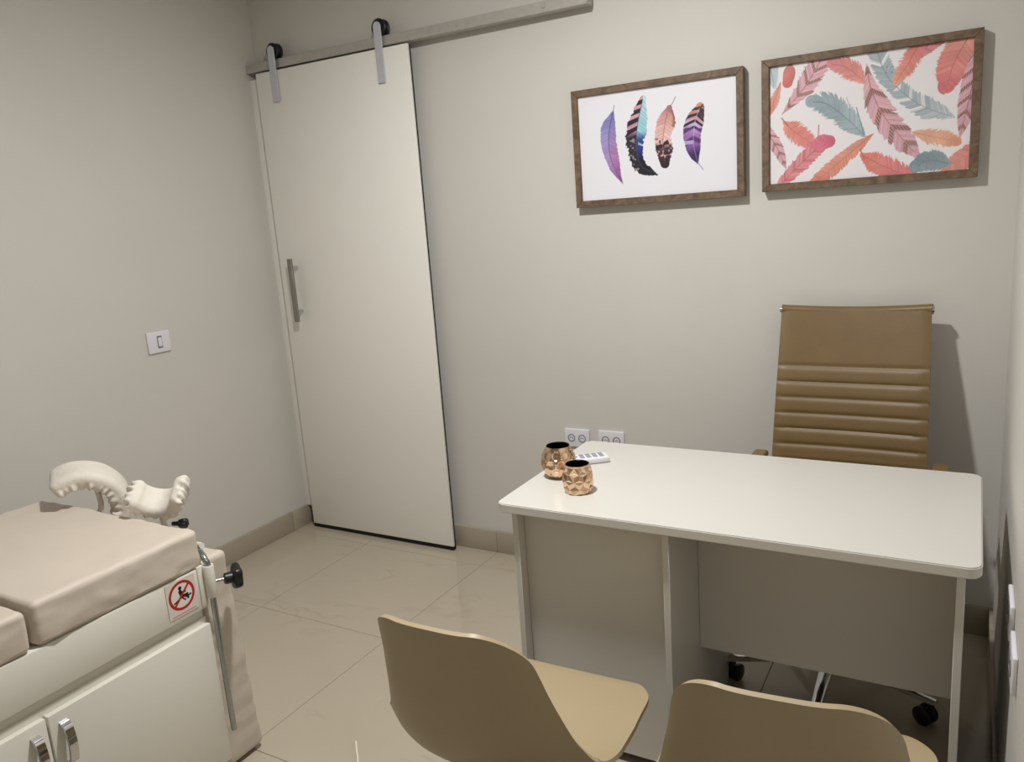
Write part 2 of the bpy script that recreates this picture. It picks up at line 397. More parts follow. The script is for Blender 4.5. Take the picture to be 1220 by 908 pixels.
class Sheet:
    def __init__(s, w, h, res, bg):
        s.nx = int(w*res)+1; s.ny = int(h*res)+1; s.asp = h/w
        s.U, s.V = np.meshgrid(np.linspace(0, 1, s.nx), np.linspace(0, s.asp, s.ny))
        s.C = np.ones((s.ny, s.nx, 3))*np.array(bg, float); s.px = 1/s.nx
    def feather(s, spine, wl, wr, color, fray=0.15, ff=60, slant=0.55, rachis=None, quill=None, alpha=1.0, seed=1, rw=0.0025):
        sp = np.array([[p.x, p.y] for p in smooth_path([(a, b, 0) for a, b in spine], 90)])
        m = max(max(wl), max(wr))*1.5+0.02
        sel = (s.U > sp[:, 0].min()-m) & (s.U < sp[:, 0].max()+m) & (s.V > sp[:, 1].min()-m) & (s.V < sp[:, 1].max()+m)
        if not sel.any(): return
        P = np.stack([s.U[sel], s.V[sel]], -1)
        seg = sp[1:]-sp[:-1]; L = np.linalg.norm(seg, axis=1); cum = np.concatenate([[0], np.cumsum(L)]); tot = cum[-1]
        bd = np.full(len(P), 9.0); bt = np.zeros(len(P)); bs = np.zeros(len(P))
        for k in range(len(seg)):
            r = P-sp[k]; q = np.clip((r@seg[k])/(L[k]**2+1e-12), 0, 1); e = r-q[:, None]*seg[k]; d = np.hypot(e[:, 0], e[:, 1])
            c = seg[k][0]*r[:, 1]-seg[k][1]*r[:, 0]; b = d < bd
            bd[b] = d[b]; bt[b] = (cum[k]+q[b]*L[k])/tot; bs[b] = np.sign(c[b])
        xs = np.linspace(0, 1, len(wl)); xr = np.linspace(0, 1, len(wr))
        w = np.where(bs < 0, np.interp(bt, xs, wl), np.interp(bt, xr, wr))   # bs<0 : left of a downward spine
        barb = bt-slant*bd/tot
        n = vnoise(barb*ff+bs*31.7+100, seed)
        n2 = vnoise(barb*ff*0.3+bs*17.3+50, seed+5)
        we = w*(1-fray*n-fray*0.8*(n2 > 0.72)*(n2-0.72)/0.28)
        a = np.clip((we-bd)/s.px+0.5, 0, 1)*alpha
        frac = np.clip(bd/(w+1e-6), 0, 1)
        col = color(bt, bs, frac, barb, P)
        streak = vnoise(barb*ff*1.5+bs*9.1+200, seed+9)
        col = col*(0.90+0.18*streak[..., None])
        if rachis is not None:
            rr = np.clip((rw*(1.1-bt*0.6)-bd)/s.px+0.5, 0, 1)*(bt > 0.02)*(bt < 0.97); col = lerp(col, rachis, rr*0.75)
        cur = s.C[sel]; s.C[sel] = cur*(1-a[:, None])+np.clip(col, 0, 255)*a[:, None]
        if quill: s.line(*quill)
    def line(s, a, b, w, c):
        a, b = np.array(a), np.array(b); d = b-a; P = np.stack([s.U, s.V], -1)-a
        q = np.clip((P@d)/(d@d), 0, 1); e = np.linalg.norm(P-q[..., None]*d, axis=-1)
        m = np.clip((w-e)/s.px+0.5, 0, 1); s.C = lerp(s.C, c, m)
    def mesh(s, name, place, m, parent, thick):
        """place(u,v)->world point. Front grid plus a closed back so the sheet has thickness"""
        ny, nx = s.ny, s.nx
        verts = [place(s.U[j, i], s.V[j, i], 0.0) for j in range(ny) for i in range(nx)]
        faces = [(j*nx+i, j*nx+i+1, (j+1)*nx+i+1, (j+1)*nx+i) for j in range(ny-1) for i in range(nx-1)]
        n0 = len(verts); cs = [(0, 0), (1, 0), (1, s.asp), (0, s.asp)]
        verts += [place(u, v, thick) for u, v in cs]; faces.append((n0+3, n0+2, n0+1, n0))
        rim = [0, nx-1, ny*nx-1, (ny-1)*nx]
        for k in range(4): faces.append((rim[k], n0+k, n0+(k+1) % 4, rim[(k+1) % 4]))
        base = wpos(parent); verts = [tuple(Vector(v)-base) for v in verts]
        me = bpy.data.meshes.new(name); me.from_pydata(verts, [], faces)
        srgb = np.clip(s.C.reshape(-1, 3)/255, 0, 1); l = np.where(srgb <= 0.04045, srgb/12.92, ((srgb+0.055)/1.055)**2.4)
        l = np.concatenate([l, np.tile(l[:1], (4, 1))]); col = np.concatenate([l, np.ones((len(l), 1))], 1).astype(np.float32)
        at = me.color_attributes.new('ink', 'FLOAT_COLOR', 'POINT'); at.data.foreach_set('color', col.ravel())
        me.materials.append(m); o = bpy.data.objects.new(name, me); COL.objects.link(o); o.parent = parent
        return o

PA = dict(x0=1.609, x1=2.244, z0=1.507, z1=1.932); PB = dict(x0=2.304, x1=2.938, z0=1.516, z1=1.939)
FW = 0.024
def picture(name, label, R, sheet):
    x0, x1, z0, z1 = R['x0'], R['x1'], R['z0'], R['z1']
    t = thing(name, label, 'picture', ((x0+x1)/2, 0.0, z0))
    yf, yb = -0.034, -0.002
    def rail_piece(c):          # mitred frame bar: outer edge c[0]-c[1], inner edge c[3]-c[2]
        bm = bmesh.new()
        f = [bm.verts.new((p[0], yf, p[1])) for p in c]; b = [bm.verts.new((p[0], yb, p[1])) for p in c]
        bm.faces.new(f); bm.faces.new(b[::-1])
        for k in range(4): bm.faces.new((f[k], b[k], b[(k+1) % 4], f[(k+1) % 4]))
        bmesh.ops.recalc_face_normals(bm, faces=bm.faces)
        bmesh.ops.bevel(bm, geom=bm.edges[:], offset=0.0012, segments=1, affect='EDGES')
        return bm
    o_ = [(x0, z0), (x1, z0), (x1, z1), (x0, z1)]; i_ = [(x0+FW, z0+FW), (x1-FW, z0+FW), (x1-FW, z1-FW), (x0+FW, z1-FW)]
    for k in range(4):
        obj('frame_bar', rail_piece([o_[k], o_[(k+1) % 4], i_[(k+1) % 4], i_[k]]), M_wood, t)
    obj('backing', box((x0+FW-0.004, -0.018, z0+FW-0.004), (x1-FW+0.004, -0.006, z1-FW+0.004)), M_wood, t, smooth=False)
    pw = x1-x0-2*FW-0.001
    sheet.mesh('feather_print', lambda u, v, d: (x0+FW+0.0005+u*pw, -0.0235+d, z0+FW+0.0005+v*pw), M_print, t, 0.005)
    return t

def art_four():
    w = PA['x1']-PA['x0']-2*FW; h = PA['z1']-PA['z0']-2*FW
    s = Sheet(w, h, 720, (232, 232, 240))
    def c1(t, sd, f, b, P):
        L = ramp(t, [(0, (118, 114, 178)), (.35, (160, 152, 205)), (.7, (172, 142, 196)), (1, (120, 75, 135))])
        Rr = ramp(t, [(0, (120, 118, 170)), (.3, (152, 138, 190)), (.6, (178, 128, 180)), (1, (140, 80, 140))])
        return np.where((sd < 0)[:, None], L, Rr)
    s.line((0.245, 0.565), (0.235, 0.53), 0.0022, (110, 110, 160))
    s.feather([(0.235, 0.534), (0.202, 0.412), (0.197, 0.297), (0.226, 0.192), (0.282, 0.086)], [0.004, .045, .062, .06, .047, .037, .032, .016, 0], [0.004, .03, .048, .055, .062, .06, .047, .02, 0], c1, 0.12, 70, rachis=(78, 62, 130), seed=3)
    def c2(t, sd, f, b, P):
        Rr = ramp(t, [(0, (178, 212, 220)), (.36, (150, 200, 212)), (.46, (48, 76, 140)), (.62, (38, 48, 120)), (.72, (26, 26, 44)), (1, (30, 28, 38))])
        L = ramp(t, [(0, (200, 150, 165)), (.35, (196, 150, 170)), (.45, (52, 44, 56)), (1, (30, 28, 38))])
        bars = step(.35, .5, np.sin(b*62)*0.5+0.5)*(t < .46)
        L = lerp(L, (38, 28, 42), bars)
        dots = (vnoise2(P[:, 0]*70, P[:, 1]*70, 4) > 0.73)*(t > .45)*(t < .8)*(f > .15)
        L = lerp(L, (165, 160, 170), dots*0.8)
        gl = (np.abs(b*7-3.45) < .09)*(f > .25); Rr = lerp(Rr, (215, 228, 238), gl*0.8)
        return np.where((sd < 0)[:, None], L, Rr)
    s.feather([(0.432, 0.58), (0.392, 0.43), (0.379, 0.294), (0.413, 0.183), (0.505, 0.132)], [0.022, .048, .066, .078, .080, .068, .062, .055, .035, 0.012], [0.024, .048, .066, .072, .062, .046, .040, .036, .028, 0], c2, 0.22, 62, rachis=(96, 92, 110), seed=8)
    def c3(t, sd, f, b, P):
        c = ramp(t, [(0, (170, 112, 108)), (.18, (212, 160, 152)), (.45, (228, 186, 184)), (.62, (222, 178, 176)), (.76, (70, 46, 54)), (1, (48, 32, 40))])
        edge = (sd > 0)*step(.55, .8, f)*(t < .32); c = lerp(c, (138, 84, 78), edge*.8)
        d1 = (vnoise2(P[:, 0]*62, P[:, 1]*62, 9) > .60)*(t > .55)*(t < .74); c = lerp(c, (48, 30, 38), d1*1.)
        d2 = (vnoise2(P[:, 0]*80, P[:, 1]*80, 12) > .70)*(t > .74)*(t < .9); c = lerp(c, (225, 190, 186), d2*.85)
        return c
    s.feather([(0.596, 0.51), (0.568, 0.422), (0.55, 0.305), (0.559, 0.188)], [0.016, .042, .056, .060, .060, .054, .048, .040, 0.03], [0.02, .054, .072, .062, .048, .062, .068, .052, 0.03], c3, 0.12, 55, rachis=(150, 100, 104), seed=12)
    s.line((0.638, 0.568), (0.578, 0.470), 0.0024, (165, 130, 150))
    def c4(t, sd, f, b, P):
        c = ramp(t, [(0, (205, 150, 110)), (.16, (196, 140, 130)), (.3, (205, 180, 220)), (.5, (150, 105, 168)), (.66, (128, 88, 158)), (.8, (62, 42, 90)), (1, (50, 36, 76))])
        b1 = step(.5, .62, np.sin(b*58+0.6)*.5+.5)*(t < .36); c = lerp(c, (42, 26, 48), b1)
        sp_ = (vnoise2(P[:, 0]*70, P[:, 1]*70, 21) > .62)*(t < .16); c = lerp(c, (48, 32, 44), sp_*.9)
        b2 = step(.55, .8, np.sin(b*30+4.4)*.5+.5)*(t >= .36)*(t < .72); c = lerp(c, (72, 42, 100), b2*.85)
        b3 = (np.abs(t-.60) < .03)*(sd < 0); c = lerp(c, (205, 185, 225), b3*.8)
        return c
    s.feather([(0.784, 0.492), (0.752, 0.408), (0.741, 0.286), (0.766, 0.165)], [0.026, .046, .062, .068, .064, .054, .046, .03, 0], [0.028, .047, .056, .052, .046, .045, .038, .018, 0], c4, 0.05, 50, rachis=(190, 175, 215), seed=15)
    s.line((0.764, 0.175), (0.797, 0.131), 0.0022, (150, 140, 175))
    return s

def art_pattern():
    w = PB['x1']-PB['x0']-2*FW; h = PB['z1']-PB['z0']-2*FW
    s = Sheet(w, h, 720, (234, 230, 234))
    def body(c0, c1): return lambda t, sd, f, b, P: ramp(t, [(0, c0), (1, c1)])+(vnoise2(P[:, 0]*14, P[:, 1]*14, 3)-.5)[:, None]*26
    def leaf(c0, dark, nb=9, dots=True):
        def c(t, sd, f, b, P):
            k = np.sin(b*nb*2*PI); col = ramp(t, [(0, c0), (1, tuple(v*.95 for v in c0))])
            g = step(.45, .7, k); col = lerp(col, dark, g*.9)
            if dots: col = lerp(col, (226, 190, 190), g*(np.sin(f*38) > .72)*.8)
            return col
        return c
    def pale(c0, cw):
        def c(t, sd, f, b, P):
            col = ramp(t, [(0, c0), (.7, c0), (1, (196, 204, 210))])
            return lerp(col, cw, step(.5, .75, np.sin(b*46))*((t < .18)+(t > .42)*(t < .74)))
        return c
    def F(sp, wd, color, fray=.3, ff=46, **k):
        s.feather(sp, wd, wd, color, fray*.62, ff*2.1, **k)
    pod = [.034, .046, .056, .060, .056, .044, .026, .004]
    R_ = lambda p, m: [v*m for v in p]
    CO, CP, SL, PK, OR, BR = (216, 140, 128), (208, 122, 126), (136, 156, 166), (220, 168, 182), (222, 158, 128), (120, 76, 68)
    F([(.0, .66), (.027, .535)], [.04, .04, .03, .012], body((176, 194, 204), (190, 204, 212)), .1, rachis=(120, 140, 155))
    F([(.112, .645), (.104, .58), (.097, .546)], [.004, .028, .034, .032, .028], body((206, 118, 104), (196, 96, 90)), .06)
    F([(.061, .556), (.03, .47), (-.01, .38)], [.003, .018, .032, .03, .01], body((224, 156, 132), CO), .5, rachis=(190, 100, 90))
    F([(.285, .665), (.20, .525), (.066, .378)], [.05, .064, .064, .056, .040, .020, .002], leaf(PK, BR, 5), .35, 24, slant=-1.1, rachis=(150, 84, 88))
    F([(.325, .612), (.407, .58), (.508, .486)], R_(pod, 1.0), body(CP, (226, 150, 130)), .55, slant=-.9, rachis=(184, 90, 94), seed=4)
    F([(.225, .430), (.306, .406), (.411, .316), (.504, .213)], [.046, .060, .068, .072, .066, .060, .056, .036, .003], body(SL, (160, 178, 186)), .55, 36, slant=-1.0, rachis=(88, 112, 126), seed=6)
    s.line((.456, .372), (.497, .226), .0022, (106, 128, 140)); s.line((.405, .43), (.44, .33), .002, (160, 178, 186))
    F([(.078, .335), (.14, .275), (.249, .190)], [.010, .048, .062, .062, .056, .046, .03], body((226, 142, 118), (216, 118, 126)), .5, seed=7, rachis=(200, 98, 90))
    s.line((.065, .36), (.10, .315), .003, (170, 90, 84)); s.line((.264, .30), (.262, .24), .0026, (190, 80, 100))
    F([(.31, .215), (.19, .12), (.045, -.02)], [.02, .040, .050, .050, .042, .036, .02], leaf((218, 138, 144), (204, 104, 112), 5, False), .35, 26, slant=-1.0, rachis=(176, 80, 90))
    F([(.318, .207), (.285, .205), (.232, .19)], [.036, .042, .046, .042, .026, .012], body((202, 92, 120), (212, 110, 132)), .14, seed=9)
    F([(.545, .225), (.46, .16), (.36, .08), (.235, -.02)], [.002, .024, .036, .042, .046, .048, .046, .03], body((220, 152, 130), (210, 124, 106)), .45, seed=10, rachis=(184, 100, 84))
    F([(.490, .117), (.597, .05), (.75, -.03)], [.016, .058, .066, .064, .056, .04], body((220, 128, 112), (208, 112, 122)), .42, slant=-.7, seed=11, rachis=(184, 90, 86))
    s.line((.478, .15), (.50, .10), .003, (190, 90, 84))
    F([(.545, .665), (.60, .52), (.70, .40), (.80, .325), (.93, .264)], [.05, .052, .052, .048, .048, .052, .060, .044, .002], pale((160, 174, 182), (226, 229, 232)), .40, 36, slant=-.9, rachis=(116, 134, 146), seed=13)
    for (a, b) in (((.628, .556), (.631, .553)), ((.600, .560), (.603, .557)), ((.625, .528), (.628, .525)), ((.60, .53), (.603, .527))): s.line(a, b, .0035, (122, 138, 150))
    F([(.503, .585), (.53, .45), (.60, .30), (.755, .095)], [.003, .022, .046, .062, .070, .072, .068, .056, .02], leaf(PK, BR, 5), .38, 24, slant=1.1, rachis=(150, 84, 88), seed=14)
    F([(.885, .66), (.79, .62), (.705, .575)], [.01, .020, .028, .032, .026, .004], leaf((216, 132, 136), (198, 100, 108), 4, False), .35, 26, slant=-1.0)
    F([(.755, .66), (.71, .57), (.645, .472)], [.03, .050, .056, .054, .042, .016], body((214, 116, 116), (226, 152, 128)), .55, seed=16, rachis=(184, 90, 90))
    F([(.985, .67), (.915, .535), (.887, .425)], [.06, .074, .084, .088, .082, .072, .046], body((224, 156, 136), (208, 108, 112)), .28, 40, seed=17, rachis=(178, 82, 90))
    F([(1.02, .52), (.985, .33), (.955, .168)], [.05, .056, .054, .046, .032, .006], leaf(PK, BR, 5), .2, 26, slant=1.1, rachis=(150, 84, 88), seed=18)
    F([(.732, .212), (.852, .172), (.940, .146)], [.003, .026, .042, .050, .050, .044, .030], body((228, 178, 150), OR), .6, slant=.8, seed=19, rachis=(200, 130, 100))
    F([(1.03, .09), (.959, .041), (.89, -.005)], [.06, .060, .055, .025], body((216, 128, 128), (224, 152, 130)), .3, 20, seed=20)
    F([(.91, .036), (.82, .060), (.755, .036)], [.014, .044, .058, .060, .054, .036], body((142, 160, 168), (122, 142, 152)), .3, seed=21, rachis=(96, 116, 128))
    F([(-.012, .285), (.041, .198), (.09, .08)], [.036, .040, .034, .024, .003], leaf(PK, BR, 4), .25, 24, slant=1.1, rachis=(150, 84, 88), seed=22)
    s.C = lerp(s.C, (226, 221, 224), np.full(s.U.shape, 0.12)); return s
picture('framed_picture', 'wood framed print of four separate feathers on white, left on the back wall', PA, art_four())
picture('framed_picture', 'wood framed print covered in coral, pink and grey feathers, above the tan chair', PB, art_pattern())

# ------------------------------------------------------------------ desk
KX0, KX1, KY0, KY1, KZ = 1.834, 2.983, -1.142, -0.526, 0.7425
desk = thing('office_desk', 'white melamine office desk with a panelled pedestal on its left side', 'desk', ((KX0+KX1)/2, (KY0+KY1)/2, 0))
bm = bmesh.new()
R_ = 0.030; ring = []
for (cx, cy, a0) in ((KX1-R_, KY1-R_, 0), (KX0+R_, KY1-R_, 90), (KX0+R_, KY0+R_, 180), (KX1-R_, KY0+R_, 270)):
    for k in range(9):
        a = math.radians(a0+90*k/8); ring.append((cx+R_*math.cos(a), cy+R_*math.sin(a)))
vt = [bm.verts.new((x, y, KZ)) for x, y in ring]; vb = [bm.verts.new((x, y, KZ-0.025)) for x, y in ring]
ft = bm.faces.new(vt); fb = bm.faces.new(vb[::-1])
for k in range(len(ring)): bm.faces.new((vt[k], vb[k], vb[(k+1) % len(ring)], vt[(k+1) % len(ring)]))
bmesh.ops.recalc_face_normals(bm, faces=bm.faces)
bmesh.ops.bevel(bm, geom=[e for e in bm.edges if any(len(f.verts) > 10 for f in e.link_faces)], offset=0.0025, segments=2, affect='EDGES')
obj('desktop', bm, M_desk, desk)
zt = KZ-0.0255
obj('side_panel', box((1.872, -1.120, 0.002), (1.889, -0.545, zt), 0.0012, 1), M_desk, desk)
obj('side_panel', box((2.299, -1.120, 0.002), (2.316, -0.545, zt), 0.0012, 1), M_desk, desk)
obj('side_panel', box((2.937, -1.120, 0.002), (2.954, -0.545, zt), 0.0012, 1), M_desk, desk)
obj('front_panel', box((1.8895, -1.085, 0.030), (2.2985, -1.070, zt), 0.0008, 1), M_desk, desk)
obj('drawer_front', box((1.8895, -0.565, 0.030), (2.2985, -0.550, zt-0.02), 0.0008, 1), M_desk, desk)
obj('modesty_panel', box((2.3165, -0.885, 0.280), (2.9365, -0.870, zt), 0.0008, 1), M_desk, desk)

# ------------------------------------------------------------------ gold cups and the remote on the desk
def dimpled_cup(loc):
    t = thing('candle_cup', 'rounder rose gold cup with round dimples, behind the other on desk', 'cup', loc, group='rose gold cups on the desk')
    n, mrows = 160, 72; H = 0.094; P = []
    prof = lambda q: np.interp(q, [0, .06, .2, .4, .55, .75, .9, 1], [.031, .036, .0455, .0515, .052, .0475, .039, .0345])
    for i in range(mrows+1):
        q = i/mrows; row = []
        for k in range(n):
            a = 2*PI*k/n; r = float(prof(q)); d = 0
            for rw in range(3):
                qc = (.22, .50, .78)[rw]; off = (rw % 2)*PI/10
                da = ((a-off+PI/10) % (PI/5))-PI/10
                e = math.hypot(da*r, (q-qc)*H)/0.0128
                if e < 1: d = 0.0052*math.sqrt(1-e*e)
            r -= d
            row.append((loc[0]+r*math.cos(a), loc[1]+r*math.sin(a), loc[2]+q*H))
        row.append(row[0]); P.append(row)
    b = grid_surface(P); bmesh.ops.remove_doubles(b, verts=b.verts, dist=1e-6)
    lathe([(0.0, 0.0002), (.031, 0.0002)], loc, n, bm=b)
    obj('cup_body', b, M_gold, t, angle=50)
    c = obj('lining', lathe([(.0348, H), (.0340, H+.0012), (.0325, H-.001), (.038, H*.8), (.042, H*.5), (.036, .02), (0, .012)], loc, 48, caps=False), M_goldin, t); c['label'] = 'dark shiny lining'
def faceted_cup(loc):
    t = thing('candle_cup', 'smaller rose gold cup with triangular facets, nearer the desk edge', 'cup', loc, group='rose gold cups on the desk')
    n = 9; H = 0.081; b = bmesh.new(); rings = []
    rr = [.0355, .0415, .0430, .0405, .0352]; zz = [0, .016, .038, .059, .077]
    for i in range(5):
        off = (i % 2)*PI/n
        rings.append([b.verts.new((loc[0]+rr[i]*math.cos(2*PI*k/n+off), loc[1]+rr[i]*math.sin(2*PI*k/n+off), loc[2]+zz[i])) for k in range(n)])
    for i in range(4):
        for k in range(n):
            A, B = rings[i], rings[i+1]
            if i % 2 == 0: tr = [(A[k], A[(k+1) % n], B[k]), (A[(k+1) % n], B[(k+1) % n], B[k])]
            else: tr = [(A[k], B[(k+1) % n], B[k]), (A[k], A[(k+1) % n], B[(k+1) % n])]
            for f in tr:      # each triangle becomes a low pyramid
                c = (f[0].co+f[1].co+f[2].co)/3; nr = (f[1].co-f[0].co).cross(f[2].co-f[0].co).normalized()
                if nr.dot(Vector((c.x-loc[0], c.y-loc[1], 0))) < 0: nr = -nr
                v = b.verts.new(c+nr*(-0.0042 if f is tr[1] else 0.0025))
                for q in range(3): b.faces.new((f[q], f[(q+1) % 3], v))
    bmesh.ops.recalc_face_normals(b, faces=b.faces)
    lathe([(.0352, .0765), (.0358, .0795), (.0345, H), (.0330, H)], loc, 44, bm=b, caps=False)
    lathe([(0.0, 0.0002), (.033, 0.0002)], loc, 22, bm=b)
    obj('cup_body', b, M_gold, t, angle=3)
    c = obj('lining', lathe([(.0332, H), (.0315, H-.002), (.034, .06), (.036, .03), (.028, .014), (0, .012)], loc, 44, caps=False), M_goldin, t); c['label'] = 'dark shiny lining'
dimpled_cup((1.905, -0.885, KZ+0.0003)); faceted_cup((2.013, -0.985, KZ+0.0003))
rem = thing('remote_control', 'white remote control with grey blue buttons lying behind the gold cups', 'remote', (0, 0, 0))
obj('body', box((-0.028, -0.085, 0.0005), (0.028, 0.085, 0.020), 0.006, 3), M_remote, rem)
for j in range(5):
    for i in range(3 if j < 4 else 1):
        x = (-0.014+0.014*i) if j < 4 else 0.0
        obj('button', box((x-0.0048, -0.07+0.020*j, 0.0195), (x+0.0048, -0.056+0.020*j, 0.0212), 0.0008, 1), M_btn, rem)
obj('display', box((-0.019, 0.030, 0.0195), (0.019, 0.070, 0.0205), 0.0008, 1), M_btn, rem)
rem.location = (1.915, -0.755, KZ+0.0002); rem.rotation_euler = (0, 0, math.radians(128))

# ------------------------------------------------------------------ office chair
OX, OY = 2.606, -0.50
oc = thing('office_chair', 'tan leather swivel chair with a ribbed high back behind the desk', 'chair', (OX, OY, 0))
def back_profile(q):      # q 0 bottom .. 1 top -> (y, z) relative to the chair centre
    zz = 0.455+q*(1.128-0.455)
    yy = np.interp(q, [0, .12, .3, .6, 1], [.205, .245, .285, .335, .415])
    return float(yy), zz
def ribbed(q, z):
    """padding thickness: flat head panel above 0.925, ribs 0.055 apart below"""
    if z > 0.941:
        e = min((z-0.941)/0.012, 1); return 0.004*e
    f = ((0.941-z)/0.0508) % 1.0
    return 0.0062*(1-abs(2*f-1)**4)
P = []
NB = 190
for i in range(NB+1):
    q = i/NB; y, z = back_profile(q); row = []
    hw = 0.2365-0.010*q
    for k in range(31):
        u = -1+2*k/30; x = u*hw
        sag = 0.018*(1-u*u)
        pad = ribbed(q, z)*(1-max(0, (abs(u)-0.86)/0.14)**2)
        dz = -0.006*(1-u*u)*q
        row.append((OX+x, OY+y+sag-pad, z+dz))
    P.append(row)
b = grid_surface(P)
bmesh.ops.solidify(b, geom=b.faces[:], thickness=0.016)
bk = obj('backrest', b, M_tan, oc, angle=60)
yt, z_t = back_profile(1)
pts = [(OX+u*0.229, OY+yt+0.018*(1-u*u)+0.010, z_t-0.006-0.010*(1-u*u)) for u in np.linspace(-1, 1, 15)]
obj('top_roll', tube(pts, 0.0165, 16), M_tan, bk)
for s in (-1, 1):
    pts = [(OX+s*(0.2305-0.010*q), OY+back_profile(q)[0]+0.022, back_profile(q)[1]-0.012*q) for q in np.linspace(0, 1, 20)]
    obj('side_rail', tube(pts, 0.0040, 10), M_alu, bk)
    obj('rail_cap', tube([(OX+s*0.226, OY+yt+0.006, z_t-0.006), (OX+s*0.2335, OY+yt+0.006, z_t-0.006)], 0.010, 12), M_chrome, bk)
P = []
for i in range(121):
    q = i/120; row = []
    y = -0.25+0.47*q; z = 0.470-0.012*math.sin(q*PI)-(0.03*max(0, 1-q/0.12)**2)
    for k in range(25):
        u = -1+2*k/24; pad = 0.009*(1-abs(2*((q*8) % 1)-1)**3)
        row.append((OX+u*0.235, OY+y, z+pad-0.012*(1-u*u)))
    P.append(row)
b = grid_surface(P); bmesh.ops.solidify(b, geom=b.faces[:], thickness=-0.02)
obj('seat', b, M_tan, oc, angle=60)
for s in (-1, 1):
    x = OX+0.012+s*0.262
    loop = smooth_path([(x-s*0.02, OY-0.10, 0.455), (x, OY-0.14, 0.56), (x, OY-0.08, 0.655), (x, OY+0.10, 0.665), (x, OY+0.23, 0.648), (x-s*0.018, OY+0.285, 0.62)], 40)
    a = obj('armrest', tube(loop, 0.009, 12), M_chrome, oc)
    pad = rounded_box((0.046, 0.25, 0.022), 0.010, (4, 12, 2)); bmesh.ops.translate(pad, verts=pad.verts, vec=(x, OY+0.085, 0.677))
    p = obj('arm_pad', pad, M_tan, a); p['label'] = 'tan padded sleeve on the armrest'
obj('gas_lift', lathe([(.026, .075), (.026, .20), (.016, .205), (.016, .40), (.045, .41), (.075, .445), (0, .447)], (OX, OY, 0), 24), M_chrome, oc)
base = obj('star_base', lathe([(0, .072), (.034, .072), (.036, .078), (.036, .115), (.030, .122), (0, .122)], (OX, OY, 0), 24), M_chrome, oc)
for k in range(5):
    a = math.radians(270+72*k); d = Vector((math.cos(a), math.sin(a), 0)); n = Vector((-d.y, d.x, 0)); c = Vector((OX, OY, 0))
    b = bmesh.new(); rows = []
    for (r, zc, hw, hh) in ((.030, .100, .019, .013), (.17, .096, .016, .011), (.285, .084, .012, .008), (.31, .082, .010, .007)):
        rows.append([b.verts.new(c+d*r+n*(sx*hw)+Vector((0, 0, zc+sz*hh))) for sx, sz in ((-1, -1), (1, -1), (1, .55), (.6, 1), (-.6, 1), (-1, .55))])
    for i in range(3):
        for j in range(6): b.faces.new((rows[i][j], rows[i][(j+1) % 6], rows[i+1][(j+1) % 6], rows[i+1][j]))
    b.faces.new(rows[0][::-1]); b.faces.new(rows[-1]); bmesh.ops.recalc_face_normals(b, faces=b.faces)
    obj('leg', b, M_chrome, base)
    e = c+d*.297; ca = a+0.9+k*0.4; w = Vector((math.cos(ca), math.sin(ca), 0)); v = Vector((-w.y, w.x, 0)); off = v*0.018
    b = bmesh.new()
    for s in (-1, 1):
        ctr = e+off+w*(s*0.014)+Vector((0, 0, 0.029))
        t_ = bmesh.new(); lathe([(0, -.008), (.024, -.008), (.028, -.005), (.028, .005), (.024, .008), (0, .008)], (0, 0, 0), 22, 'x', bm=t_)
        bmesh.ops.rotate(t_, verts=t_.verts, cent=(0, 0, 0), matrix=Matrix.Rotation(ca, 3, 'Z')); bmesh.ops.translate(t_, verts=t_.verts, vec=ctr); merge(t_, b)
    tube([e+off-w*0.02+Vector((0, 0, .029)), e+off+w*0.02+Vector((0, 0, .029))], .006, 10, bm=b)
    tube([e+Vector((0, 0, .035)), e+Vector((0, 0, .082))], .007, 10, bm=b)
    tube([e+off+Vector((0, 0, .032)), e+Vector((0, 0, .058))], .009, 10, bm=b)
    obj('castor', b, M_black, oc)

